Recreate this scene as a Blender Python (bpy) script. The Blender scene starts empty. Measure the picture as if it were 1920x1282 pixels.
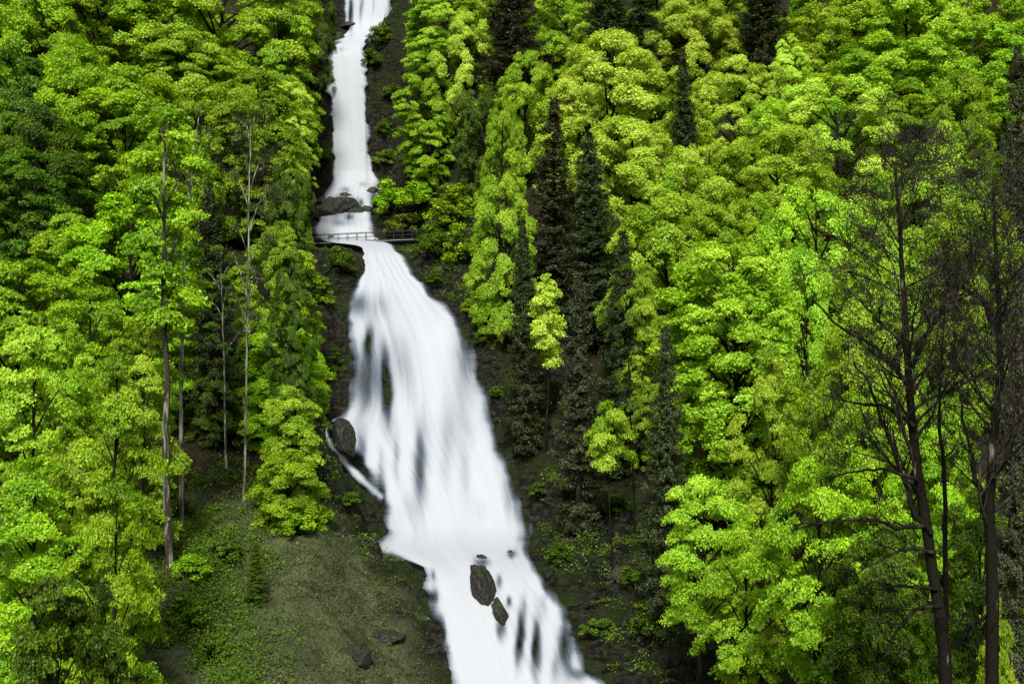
import bpy, math, random
import numpy as np
from mathutils import Vector
R_ = math.radians
sc = bpy.context.scene
COL = sc.collection
# ------------------------------------------------------------------ camera, sky, sun, exposure
FPX, CX, CY = 2400.0, 960.0, 641.0           # focal length in photograph pixels, principal point
cam = bpy.data.cameras.new('camera'); cam.sensor_width = 36.0; cam.lens = 36.0 * FPX / 1920.0
cam.clip_start = 0.5; cam.clip_end = 2000
co = bpy.data.objects.new('camera', cam); COL.objects.link(co); co.rotation_euler = (R_(90), 0, 0); sc.camera = co
SUN_AZ, SUN_EL = math.atan2(-0.08, -0.99), R_(45)
w = bpy.data.worlds.new('World'); sc.world = w; w.use_nodes = True
wn = w.node_tree; bg = wn.nodes['Background']
sky = wn.nodes.new('ShaderNodeTexSky'); sky.sky_type = 'NISHITA'; sky.sun_disc = False
sky.sun_elevation = SUN_EL; sky.sun_rotation = SUN_AZ; sky.dust_density = 4.0; sky.ozone_density = 0.6
wn.links.new(sky.outputs[0], bg.inputs[0]); bg.inputs[1].default_value = 0.05
sl = bpy.data.lights.new('sun', 'SUN'); sl.energy = 2.2; sl.angle = R_(12); sl.color = (1.0, 0.97, 0.91)
so = bpy.data.objects.new('sun', sl); COL.objects.link(so)
sd = Vector((math.sin(SUN_AZ) * math.cos(SUN_EL), math.cos(SUN_AZ) * math.cos(SUN_EL), math.sin(SUN_EL)))
so.rotation_euler = sd.to_track_quat('Z', 'Y').to_euler()
sc.view_settings.view_transform = 'Standard'; sc.view_settings.look = 'None'
sc.view_settings.gamma = 1.0; sc.view_settings.exposure = 1.62
sc.cycles.max_bounces = 6; sc.cycles.diffuse_bounces = 2; sc.cycles.transparent_max_bounces = 8
sc.cycles.caustics_reflective = False; sc.cycles.caustics_refractive = False

# ------------------------------------------------------------------ helpers
def P3(px, py, d): return np.array(((px - CX) / FPX * d, d, (CY - py) / FPX * d))
def sm(a, b, x):
    t = np.clip((np.asarray(x, float) - a) / (b - a), 0, 1); return t * t * (3 - 2 * t)
def h3(ix, iy, iz, seed):
    n = (ix * 374761393 + iy * 668265263 + iz * 2147483647 + seed * 1274126177) & 0xffffffff
    n = ((n ^ (n >> 13)) * 1274126177) & 0xffffffff
    n = ((n ^ (n >> 16)) * 2246822519) & 0xffffffff
    return ((n ^ (n >> 15)) & 0xffffff) / 0xffffff
def noise(x, y, z=0.0, seed=0):
    x, y, z = np.broadcast_arrays(np.asarray(x, float), np.asarray(y, float), np.asarray(z, float))
    ix, iy, iz = (np.floor(v).astype(np.int64) for v in (x, y, z))
    fx, fy, fz = x - ix, y - iy, z - iz
    fx, fy, fz = (v * v * (3 - 2 * v) for v in (fx, fy, fz))
    r = 0
    for dx in (0, 1):
        for dy in (0, 1):
            for dz in (0, 1):
                r = r + h3(ix + dx, iy + dy, iz + dz, seed) * (fx if dx else 1 - fx) * (fy if dy else 1 - fy) * (fz if dz else 1 - fz)
    return r * 2 - 1
def fbm(x, y, z=0.0, seed=0, o=4):
    r, a, f = 0, 1.0, 1.0
    for k in range(o):
        r = r + a * noise(np.asarray(x) * f, np.asarray(y) * f, np.asarray(z) * f, seed + k); a *= .5; f *= 2.03
    return r
def mesh_np(name, V, F, attrs=None, smooth=False, uv=None):
    V = np.asarray(V, np.float32); F = np.asarray(F, np.int32)
    me = bpy.data.meshes.new(name); n, k = F.shape
    me.vertices.add(len(V)); me.vertices.foreach_set('co', V.ravel())
    me.loops.add(n * k); me.loops.foreach_set('vertex_index', F.ravel())
    me.polygons.add(n); me.polygons.foreach_set('loop_start', np.arange(0, n * k, k, dtype=np.int32))
    try: me.polygons.foreach_set('loop_total', np.full(n, k, np.int32))
    except Exception: pass
    if smooth: me.polygons.foreach_set('use_smooth', np.ones(n, bool))
    for an, av in (attrs or {}).items():
        a = me.attributes.new(an, 'FLOAT', 'POINT'); a.data.foreach_set('value', np.asarray(av, np.float32).ravel())
    if uv is not None:
        l = me.uv_layers.new(name='UVMap'); l.data.foreach_set('uv', np.asarray(uv, np.float32)[F.ravel()].ravel())
    me.update(calc_edges=True); me.validate(); return me
def obj(name, me, mat=None, parent=None, **props):
    o = bpy.data.objects.new(name, me); COL.objects.link(o)
    if mat is not None:
        if len(me.materials) == 0: me.materials.append(mat)
        elif me.materials[0] is not mat:
            o.material_slots[0].link = 'OBJECT'; o.material_slots[0].material = mat
    if parent is not None: o.parent = parent
    for k, v in props.items(): o[k] = v
    return o
def empty(name, loc, rz=0.0, **props):
    o = bpy.data.objects.new(name, None); COL.objects.link(o); o.empty_display_size = 0.3
    o.location = loc; o.rotation_euler = (0, 0, rz)
    for k, v in props.items(): o[k] = v
    return o
class MB:
    """collects quads of tubes and boxes into one mesh"""
    def __init__(s): s.v, s.f, s.n = [], [], 0
    def add(s, V, F): s.v.append(np.asarray(V, float)); s.f.append(np.asarray(F, int) + s.n); s.n += len(V)
    def tube(s, pts, rad, sides=6):
        pts = np.asarray(pts, float); m = len(pts); rad = np.broadcast_to(np.asarray(rad, float), (m,))
        t = np.gradient(pts, axis=0); t /= np.linalg.norm(t, axis=1)[:, None] + 1e-9
        ref = np.array((0.31, 0.95, 0.05)) if abs(t[0][1]) < .8 else np.array((1.0, 0.1, 0.0))
        a = np.cross(t, ref); a /= np.linalg.norm(a, axis=1)[:, None] + 1e-9; b = np.cross(t, a)
        an = np.arange(sides) * 2 * math.pi / sides
        V = pts[:, None] + rad[:, None, None] * (np.cos(an)[None, :, None] * a[:, None] + np.sin(an)[None, :, None] * b[:, None])
        i = np.arange(m - 1)[:, None] * sides; j = np.arange(sides)[None]; j2 = (j + 1) % sides
        s.add(V.reshape(-1, 3), np.stack([i + j, i + j2, i + sides + j2, i + sides + j], -1).reshape(-1, 4))
    def box(s, a, b, wdt, h):
        """bar from a to b (top centre line), width wdt, height h"""
        a, b = np.asarray(a, float), np.asarray(b, float); d = (b - a) / np.linalg.norm(b - a)
        n = np.cross(d, (0, 0, 1)); n = n / np.linalg.norm(n) * wdt / 2; u = np.array((0, 0, h))
        V = [a - n, a + n, a + n - u, a - n - u, b - n, b + n, b + n - u, b - n - u]
        s.add(V, [(0, 1, 2, 3), (7, 6, 5, 4), (0, 4, 5, 1), (1, 5, 6, 2), (2, 6, 7, 3), (3, 7, 4, 0)])
    def mesh(s, name, smooth=True): return mesh_np(name, np.concatenate(s.v), np.concatenate(s.f), smooth=smooth)

# ------------------------------------------------------------------ materials
def nt(name):
    m = bpy.data.materials.new(name); m.use_nodes = True; t = m.node_tree; t.nodes.clear()
    return m, t, t.nodes.new('ShaderNodeOutputMaterial')
def N(t, ty, ins=None, **kw):
    n = t.nodes.new(ty)
    for k, v in kw.items(): setattr(n, k, v)
    for k, v in (ins or {}).items():
        if isinstance(v, bpy.types.NodeSocket): t.links.new(v, n.inputs[k])
        else: n.inputs[k].default_value = v
    return n
def rgb(c): return (c[0], c[1], c[2], 1)
def mixc(t, fac, a, b, blend='MIX'):
    n = t.nodes.new('ShaderNodeMix'); n.data_type = 'RGBA'; n.blend_type = blend
    for i, v in ((0, fac), (6, a), (7, b)):
        if isinstance(v, bpy.types.NodeSocket): t.links.new(v, n.inputs[i])
        else: n.inputs[i].default_value = v if i == 0 else rgb(v)
    return n.outputs[2]
def ramp(t, f, a, b):
    return N(t, 'ShaderNodeMapRange', {0: f, 1: a, 2: b, 3: 0.0, 4: 1.0}, clamp=True, interpolation_type='SMOOTHSTEP').outputs[0]
def math_(t, op, a, b=0.0):
    return N(t, 'ShaderNodeMath', {0: a, 1: b}, operation=op).outputs[0]

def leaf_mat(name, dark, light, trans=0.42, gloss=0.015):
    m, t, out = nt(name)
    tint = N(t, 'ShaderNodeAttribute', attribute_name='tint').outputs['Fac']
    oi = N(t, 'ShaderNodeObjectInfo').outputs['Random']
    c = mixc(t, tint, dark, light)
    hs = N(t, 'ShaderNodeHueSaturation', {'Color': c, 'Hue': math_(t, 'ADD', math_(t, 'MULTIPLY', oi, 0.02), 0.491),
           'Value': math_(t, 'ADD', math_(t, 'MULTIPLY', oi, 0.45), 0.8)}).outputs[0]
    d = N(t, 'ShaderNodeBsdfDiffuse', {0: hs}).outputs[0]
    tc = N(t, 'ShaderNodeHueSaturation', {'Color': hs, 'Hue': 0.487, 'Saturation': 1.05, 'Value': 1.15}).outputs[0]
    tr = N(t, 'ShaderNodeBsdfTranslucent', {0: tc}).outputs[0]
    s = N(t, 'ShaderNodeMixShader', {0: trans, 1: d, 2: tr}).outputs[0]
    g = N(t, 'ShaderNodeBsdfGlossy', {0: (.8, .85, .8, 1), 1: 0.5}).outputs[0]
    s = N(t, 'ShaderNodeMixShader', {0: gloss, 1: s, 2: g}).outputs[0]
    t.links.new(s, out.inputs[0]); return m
LEAF = {
    'bright': leaf_mat('leaf_bright', (0.16, 0.32, 0.006), (0.40, 0.59, 0.04)),
    'lime': leaf_mat('leaf_lime', (0.27, 0.43, 0.02), (0.53, 0.68, 0.085)),
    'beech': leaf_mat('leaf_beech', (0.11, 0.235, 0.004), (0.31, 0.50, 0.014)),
    'deep_shaded': leaf_mat('leaf_deep_shaded', (0.03, 0.07, 0.002), (0.105, 0.20, 0.005)),  # deep green; shade on the lower right trees is put into this colour
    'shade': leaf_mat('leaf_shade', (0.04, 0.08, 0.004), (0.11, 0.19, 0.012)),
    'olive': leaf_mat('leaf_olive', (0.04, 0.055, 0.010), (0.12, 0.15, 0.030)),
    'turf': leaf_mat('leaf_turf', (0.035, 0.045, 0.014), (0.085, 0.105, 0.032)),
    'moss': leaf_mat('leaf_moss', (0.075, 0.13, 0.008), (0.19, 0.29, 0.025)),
    'needle': leaf_mat('needle_dark', (0.016, 0.026, 0.008), (0.055, 0.075, 0.022), 0.12, 0.02),
    'needle_brown': leaf_mat('needle_brown', (0.022, 0.026, 0.011), (0.062, 0.068, 0.030), 0.1, 0.02),
}
def bark_mat(name, dark, light, lo=0.5, hi=0.62, scale=(9, 9, 1.6)):
    m, t, out = nt(name)
    tc = N(t, 'ShaderNodeTexCoord').outputs['Object']
    mp = N(t, 'ShaderNodeMapping', {0: tc, 3: scale}).outputs[0]
    n = N(t, 'ShaderNodeTexNoise', {'Vector': mp, 'Scale': 0.35, 'Detail': 5.0}).outputs[0]
    n2 = N(t, 'ShaderNodeTexNoise', {'Vector': mp, 'Scale': 2.2, 'Detail': 3.0}).outputs[0]
    c = mixc(t, ramp(t, n, lo, hi), dark, light)
    c = mixc(t, math_(t, 'MULTIPLY', ramp(t, n2, .45, .7), .5), c, tuple(v * .4 for v in dark))
    b = N(t, 'ShaderNodeBump', {'Height': n2, 'Strength': 0.5, 'Distance': 0.06}).outputs[0]
    s = N(t, 'ShaderNodeBsdfPrincipled', {'Base Color': c, 'Roughness': 0.95, 'Normal': b, 'Specular IOR Level': 0.06}).outputs[0]
    t.links.new(s, out.inputs[0]); return m
BARK = {
    'dark': bark_mat('bark_dark', (0.008, 0.007, 0.005), (0.024, 0.021, 0.014)),
    'grey': bark_mat('bark_grey', (0.03, 0.029, 0.02), (0.17, 0.165, 0.13)),
    'pale': bark_mat('bark_pale', (0.05, 0.049, 0.034), (0.28, 0.28, 0.23), .42, .6),
    'lichen': bark_mat('bark_lichen', (0.009, 0.008, 0.005), (0.14, 0.145, 0.12), .62, .72),
    'twig': bark_mat('bark_twig', (0.022, 0.020, 0.014), (0.06, 0.054, 0.042)),
}
def ground_mat():
    m, t, out = nt('hillside_ground')
    pos = N(t, 'ShaderNodeNewGeometry').outputs['Position']
    rock = N(t, 'ShaderNodeAttribute', attribute_name='rock').outputs['Fac']
    grass = N(t, 'ShaderNodeAttribute', attribute_name='grass').outputs['Fac']
    n1 = N(t, 'ShaderNodeTexNoise', {'Vector': pos, 'Scale': 0.35, 'Detail': 8.0, 'Roughness': .62}).outputs[0]
    n2 = N(t, 'ShaderNodeTexNoise', {'Vector': pos, 'Scale': 1.9, 'Detail': 6.0, 'Roughness': .65}).outputs[0]
    mp = N(t, 'ShaderNodeMapping', {0: pos, 3: (1.0, 1.0, 0.33)}).outputs[0]
    n3 = N(t, 'ShaderNodeTexNoise', {'Vector': mp, 'Scale': 5.0, 'Detail': 4.0}).outputs[0]
    soil = mixc(t, ramp(t, n2, .35, .7), (0.010, 0.009, 0.005), (0.026, 0.023, 0.013))
    soil = mixc(t, ramp(t, n1, .5, .66), soil, (0.02, 0.03, 0.008))
    rk = mixc(t, ramp(t, n2, .38, .66), (0.006, 0.006, 0.004), (0.030, 0.029, 0.021))
    ms = N(t, 'ShaderNodeMapping', {0: pos, 3: (.5, .5, 2.2)}).outputs[0]
    n4 = N(t, 'ShaderNodeTexNoise', {'Vector': ms, 'Scale': 1.1, 'Detail': 7.0, 'Roughness': .7, 'Distortion': .6}).outputs[0]
    rk = mixc(t, ramp(t, n4, .52, .62), rk, (0.003, 0.003, 0.002)); rk = mixc(t, math_(t, 'MULTIPLY', ramp(t, n4, .40, .33), .6), rk, (0.06, 0.058, 0.045))
    rk = mixc(t, math_(t, 'MULTIPLY', ramp(t, n1, .45, .62), .7), rk, (0.018, 0.030, 0.006))
    gr = mixc(t, ramp(t, n3, .35, .7), (0.028, 0.036, 0.014), (0.064, 0.074, 0.033))
    gr = mixc(t, math_(t, 'MULTIPLY', ramp(t, n1, .5, .68), .75), gr, (0.024, 0.021, 0.013))
    gr = mixc(t, math_(t, 'MULTIPLY', ramp(t, n2, .56, .7), .5), gr, (0.055, 0.085, 0.012))
    c = mixc(t, rock, soil, rk); c = mixc(t, grass, c, gr)
    hgt = math_(t, 'ADD', math_(t, 'MULTIPLY', n2, 0.6), math_(t, 'MULTIPLY', math_(t, 'SUBTRACT', math_(t, 'MULTIPLY', n3, .3), math_(t, 'MULTIPLY', n4, rock)), 0.9))
    b = N(t, 'ShaderNodeBump', {'Height': hgt, 'Strength': N(t, 'ShaderNodeMapRange', {0: grass, 1: 0.0, 2: 1.0, 3: 1.0, 4: 0.35}).outputs[0], 'Distance': 0.8}).outputs[0]
    rough = N(t, 'ShaderNodeMapRange', {0: rock, 1: 0.0, 2: 1.0, 3: 0.95, 4: 0.6}).outputs[0]
    s = N(t, 'ShaderNodeBsdfPrincipled', {'Base Color': c, 'Roughness': rough, 'Normal': b, 'Specular IOR Level': 0.06}).outputs[0]
    t.links.new(s, out.inputs[0]); return m
def boulder_mat():
    m, t, out = nt('wet_boulder')
    pos = N(t, 'ShaderNodeNewGeometry').outputs['Position']
    nz = N(t, 'ShaderNodeSeparateXYZ', {0: N(t, 'ShaderNodeNewGeometry').outputs['Normal']}).outputs[2]
    n1 = N(t, 'ShaderNodeTexNoise', {'Vector': pos, 'Scale': 1.2, 'Detail': 6.0, 'Roughness': .65}).outputs[0]
    n2 = N(t, 'ShaderNodeTexNoise', {'Vector': pos, 'Scale': 5.0, 'Detail': 5.0}).outputs[0]
    c = mixc(t, ramp(t, n2, .35, .7), (0.008, 0.008, 0.006), (0.034, 0.033, 0.026))
    moss = math_(t, 'MULTIPLY', ramp(t, nz, 0.1, 0.8), ramp(t, n1, .4, .58))
    c = mixc(t, moss, c, (0.020, 0.024, 0.008))
    b = N(t, 'ShaderNodeBump', {'Height': n2, 'Strength': 0.7, 'Distance': 0.15}).outputs[0]
    s = N(t, 'ShaderNodeBsdfPrincipled', {'Base Color': c, 'Roughness': 0.55, 'Normal': b, 'Specular IOR Level': 0.18}).outputs[0]
    t.links.new(s, out.inputs[0]); return m
def water_mat():
    m, t, out = nt('falling_water')
    uv = N(t, 'ShaderNodeTexCoord').outputs['UV']          # u across in metres, v along the flow in metres
    den = N(t, 'ShaderNodeAttribute', attribute_name='veil').outputs['Fac']
    m1 = N(t, 'ShaderNodeMapping', {0: uv, 3: (1.0, 0.045, 1)}).outputs[0]
    n1 = N(t, 'ShaderNodeTexNoise', {'Vector': m1, 'Scale': 0.75, 'Detail': 2.0, 'Roughness': .5, 'Distortion': .3}).outputs[0]
    m2 = N(t, 'ShaderNodeMapping', {0: uv, 3: (1.0, 0.05, 1)}).outputs[0]
    n2 = N(t, 'ShaderNodeTexNoise', {'Vector': m2, 'Scale': 4.5, 'Detail': 3.0, 'Roughness': .6}).outputs[0]
    # how thick the veil is: thick veil is opaque white, thin veil lets the wet rock through
    th = math_(t, 'ADD', den, math_(t, 'MULTIPLY', math_(t, 'SUBTRACT', n1, 0.5), 0.65))
    th = math_(t, 'ADD', th, math_(t, 'MULTIPLY', math_(t, 'SUBTRACT', n2, 0.5), 0.17))
    al = ramp(t, th, -0.12, 0.72)
    c = mixc(t, ramp(t, th, 0.3, 1.15), (0.15, 0.185, 0.23), (0.50, 0.535, 0.58))
    d = N(t, 'ShaderNodeBsdfDiffuse', {0: c}).outputs[0]
    tr = N(t, 'ShaderNodeBsdfTranslucent', {0: c}).outputs[0]
    d = N(t, 'ShaderNodeMixShader', {0: 0.4, 1: d, 2: tr}).outputs[0]
    tp = N(t, 'ShaderNodeBsdfTransparent').outputs[0]
    s = N(t, 'ShaderNodeMixShader', {0: al, 1: tp, 2: d}).outputs[0]
    t.links.new(s, out.inputs[0]); return m
def plain_mat(name, c, rough=0.6, metal=0.0, var=0.3):
    m, t, out = nt(name)
    pos = N(t, 'ShaderNodeTexCoord').outputs['Object']
    n = N(t, 'ShaderNodeTexNoise', {'Vector': pos, 'Scale': 6.0, 'Detail': 4.0}).outputs[0]
    cc = mixc(t, ramp(t, n, .35, .7), tuple(v * (1 - var) for v in c), tuple(min(1, v * (1 + var)) for v in c))
    s = N(t, 'ShaderNodeBsdfPrincipled', {'Base Color': cc, 'Roughness': rough, 'Metallic': metal, 'Specular IOR Level': .12}).outputs[0]
    t.links.new(s, out.inputs[0]); return m

# ------------------------------------------------------------------ the stream's course: photograph row, distance, left and right edge column
COURSE = [
    (1700, 84, 930, 1360), (1500, 93, 890, 1250), (1282, 105, 848, 1140), (1260, 106.2, 842, 1108), (1240, 107.2, 838, 1095), (1200, 109.5, 828, 1086),
    (1150, 112.5, 812, 1066), (1130, 114, 806, 1050), (1100, 116, 797, 1030), (1080, 117.4, 799, 1012), (1062, 119, 792, 1000),
    (1046, 122, 742, 993), (1035, 124.5, 700, 990), (1025, 126.5, 690, 993), (1010, 128.5, 716, 993), (1000, 129.7, 730, 994),
    (950, 133, 713, 992), (900, 136.5, 690, 974), (880, 138, 676, 966), (850, 140, 652, 954), (830, 141.3, 636, 948), (815, 142.3, 620, 944), (800, 144, 607, 938),
    (785, 146, 622, 928), (770, 147, 646, 924), (730, 149, 650, 912), (700, 151, 651, 900), (650, 154.5, 654, 884), (610, 157, 652, 869),
    (600, 158.5, 636, 862), (592, 160, 634, 855), (575, 162, 642, 836), (550, 164.5, 654, 810), (535, 166.5, 667, 795), (520, 169, 680, 776),
    (500, 172, 683, 768), (480, 176, 682, 757), (470, 180, 680, 746), (462, 187, 676, 742), (458, 193, 640, 735), (455, 198, 588, 708),
    (440, 199.2, 586, 708), (420, 200.4, 588, 704), (414, 203.5, 592, 696), (400, 206, 596, 702), (380, 208, 598, 706), (362, 211, 604, 708),
    (342, 214.5, 618, 712), (325, 215.6, 622, 702), (300, 216.3, 626, 693), (260, 217.3, 627, 690), (200, 218.8, 620, 688), (150, 220, 612, 685), (110, 221.2, 604, 681),
    (92, 222.2, 602, 674), (84, 226, 622, 684), (75, 230, 640, 692), (62, 234, 654, 706), (52, 236, 656, 742),
    (40, 236.7, 652, 740), (0, 238, 645, 736), (-60, 240, 640, 732), (-100, 245, 640, 730), (-160, 262, 640, 730), (-240, 300, 640, 730)]
CA = np.array(COURSE, float)
C_py, C_d = CA[:, 0], CA[:, 1]
C_z = (CY - C_py) / FPX * C_d
C_xl, C_xr = (CA[:, 2] - CX) / FPX * C_d, (CA[:, 3] - CX) / FPX * C_d
def course(d): return tuple(np.interp(d, C_d, a) for a in (C_z, C_xl, C_xr))
LP = np.array([(-40, -31), (0, -30), (60, -28.5), (85, -27), (92, -24.6), (102, -19.5), (115, -14.8), (122, -12), (140, -3.4), (175, 14), (205, 37.7), (225, 60), (245, 82), (300, 130), (420, 190)], float)
RP = np.array([(-40, -31), (0, -30), (60, -29), (80, -28), (95, -26), (110, -22.5), (122, -18), (140, -9), (172, 14), (200, 37), (220, 59), (245, 84), (300, 130), (420, 190)], float)
def slopes(x, d):
    z, xl, xr = course(d); mid = (xl + xr) / 2
    k = sm(-1, 1, (x - mid) / np.maximum(6.0, (xr - xl)))
    zs = np.interp(d, LP[:, 0], LP[:, 1]) * (1 - k) + np.interp(d, RP[:, 0], RP[:, 1]) * k
    zs = zs + 14.5 * sm(5, 15, x) * np.exp(-((d - 49) / 17.0) ** 2)           # the nearer spur on the right
    zs = zs + 3.0 * sm(-8, -30, x) * np.exp(-((d - 70) / 15.0) ** 2)
    s = np.maximum(np.maximum(xl - x, x - xr), 0)
    k2 = sm(0, 1, s / np.interp(d, [80, 105, 130, 150, 170, 180, 196, 201, 210, 240], [16, 15, 9, 9, 12, 20, 20, 13, 11, 9]))
    return z, zs, s, k2
def Z(x, d):
    x, d = np.broadcast_arrays(np.asarray(x, float), np.asarray(d, float))
    z, zs, s, k2 = slopes(x, d)
    big = fbm(x * .05, d * .05, seed=3, o=3) * 2.2
    rough = fbm(x * .35, d * .35, z * .12, seed=9, o=4)
    ledge = noise(x * .22, d * .6, seed=21) * 1.0
    near = sm(0.0, 2.0, s)
    out = z * (1 - k2) + (zs + big * sm(4, 16, s)) * k2
    out = out + near * (rough * (1.1 - .6 * sm(8, 20, s)) + (ledge + 1.6 * np.abs(noise(x * .3, d * .45, z * .25, seed=22)) - .5) * (1 - sm(4, 14, s)))
    q = out / 1.9 + fbm(x * .09, d * .09, seed=33, o=3) * 1.3; f = q - np.floor(q)
    out = out + (sm(.55, 1.0, f) - f) * 1.9 * .8 * near * (1 - sm(9, 18, s)) * sm(80, 95, d) * (1 - .8 * sm(118, 108, d) * sm(-3, -9, x))
    t = x / np.maximum(d, 1.0) * FPX + CX                                        # the notch the footbridge spans
    c = sm(176, 180, d) * sm(204, 200, d) * sm(560, 584, t) * sm(806, 782, t)
    out = out * (1 - c) + np.minimum(out, np.interp(d, [178, 186, 194, 200], [12.6, 13.3, 13.9, 14.6]) + .4 * noise(x * .6, d * .6, seed=35)) * c
    return out - 0.5 * (1 - near) - 0.15
def hit(px, py, lo=40.0, hi=300.0):
    ds = np.arange(lo, hi, .25); x = (px - CX) / FPX * ds; zr = (CY - py) / FPX * ds
    under = Z(x, ds) > zr
    i = int(np.argmax(under)) if under.any() else len(ds) - 1
    return np.array((x[i], ds[i], zr[i]))
GROUND = ground_mat(); ROCK = boulder_mat(); WATER = water_mat()
def grass_mask(x, d):
    z, zs, s, k2 = slopes(x, d)
    a = sm(122, 113, d) * sm(-3, -9, x) * sm(-0.5, 2, s)          # open slope below the falls, left bank
    xr = course(d)[2]
    b = sm(198, 203, d) * sm(217, 211, d) * sm(0, 3, x - xr) * sm(17, 9, x - xr + 4 * fbm(x * .15, d * .15, seed=77))        # green mound beside the upper pool
    return np.clip(a + b, 0, 1)
xs = np.concatenate([np.arange(-170, -62, 3.0), np.arange(-62, 42, .55), np.arange(42, 171, 3.0)])
ds = np.concatenate([np.arange(-40, 84, 2.5), np.arange(84, 122, .5), np.arange(122, 212, .45), np.arange(212, 242, .2), np.arange(242, 420, 4)])
X, D = np.meshgrid(xs, ds); ZZ = Z(X, D)
nx, nd = len(xs), len(ds)
i = np.arange(nd - 1)[:, None] * nx; j = np.arange(nx - 1)[None]
F = np.stack([i + j, i + j + 1, i + nx + j + 1, i + nx + j], -1).reshape(-1, 4)
gd, gx = np.gradient(ZZ, axis=0) / np.gradient(ds)[:, None], np.gradient(ZZ, axis=1) / np.gradient(xs)[None]
steep = np.sqrt(gd ** 2 + gx ** 2)
_, _, S_, _ = slopes(X, D)
rockm = np.clip(sm(1.3, 2.4, steep) + sm(15, 8, S_ + fbm(X * .2, D * .2, seed=5) * 3), 0, 1) * sm(80, 90, D)
gm = grass_mask(X, D) * (1 - .92 * sm(6.5, 2.0, S_ + 2.2 * fbm(X * .3, D * .3, seed=6))) * (1 - sm(1.6, 2.6, steep))
me = mesh_np('hillside', np.stack([X, D, ZZ], -1).reshape(-1, 3), F, {'rock': rockm.ravel(), 'grass': gm.ravel()}, smooth=True)
obj('hillside', me, GROUND, kind='structure', label='steep wooded hillside of dark soil and mossy rock either side of the falls', category='hillside')

# ------------------------------------------------------------------ water
# thin places in the veil, plus soft greys painting shading into the main fall: column, row, half width, half height, strength
THIN_SHADED = [(720, 655, 50, 60, .28), (850, 800, 30, 60, .3), (932, 815, 13, 55, .5), (760, 690, 14, 70, .35), (640, 590, 10, 12, .6), (810, 560, 30, 40, .18), (900, 960, 22, 30, .25), (760, 960, 20, 34, .25), (690, 722, 30, 60, .85), (729, 735, 10, 62, 1.15), (668, 572, 16, 26, .75), (693, 645, 7, 28, .85), (790, 872, 15, 82, .95), (872, 665, 20, 75, .6), (905, 700, 12, 40, .35),
        (960, 905, 16, 66, .8), (678, 855, 10, 44, .8), (714, 900, 8, 54, .6), (986, 950, 8, 50, .7), (712, 575, 34, 28, .4), (742, 860, 7, 46, .5), (665, 680, 9, 50, .5), (835, 860, 12, 60, .3), (700, 960, 8, 30, .4),
        (872, 890, 12, 60, .35), (775, 730, 14, 50, .3), (650, 690, 6, 80, .5), (905, 1055, 15, 11, .9), (957, 1040, 9, 9, .9), (974, 1195, 9, 54, 1.25), (1006, 1210, 9, 54, 1.25), (1062, 1205, 14, 52, 1.15), (1080, 1150, 8, 44, .6),
        (935, 1090, 7, 16, .8), (954, 1128, 5, 12, .9), (940, 1178, 8, 26, .9), (985, 1140, 6, 30, .5), (1020, 1120, 7, 30, .35), (817, 1078, 7, 12, .6), (818, 1116, 9, 17, .65), (826, 1180, 10, 26, .75), (1092, 1262, 22, 14, .8), (832, 1255, 8, 10, .6), (1040, 1250, 8, 30, .5),
        (662, 25, 5, 36, 1.1), (680, 15, 4, 30, .6), (700, 20, 3, 36, .4), (735, 20, 8, 40, .7), (690, 270, 4, 70, .5), (624, 260, 4, 70, .35), (640, 98, 16, 5, .35),
        (634, 390, 34, 20, 1.1), (612, 348, 14, 16, .7), (680, 350, 8, 6, .5), (640, 424, 24, 7, .5), (700, 430, 12, 10, .5), (648, 360, 8, 6, .5), (702, 372, 9, 22, .8), (676, 384, 6, 8, .6), (655, 412, 6, 5, .6)]
def dens_at(px, py, u):
    wob = fbm(px * .03, py * .012, seed=31, o=3)
    e = np.minimum(u, 1 - u)
    v = 1.15 * sm(-.02, .10, e + .03 * wob)
    for (a, b, rx, ry, k) in THIN_SHADED:
        q = ((px - a + wob * 4) / rx) ** 2 + ((py - b) / ry) ** 2
        v = v - k * np.exp(-q * .85)
    return v
rows = np.arange(1690, -101, -1.6)
n_u = 110
def soft(v, k):
    q = np.arange(-3 * k, 3 * k + 1); g = np.exp(-.5 * (q / k) ** 2); g /= g.sum(); return np.convolve(np.pad(v, 3 * k, mode='edge'), g, 'valid')
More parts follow.
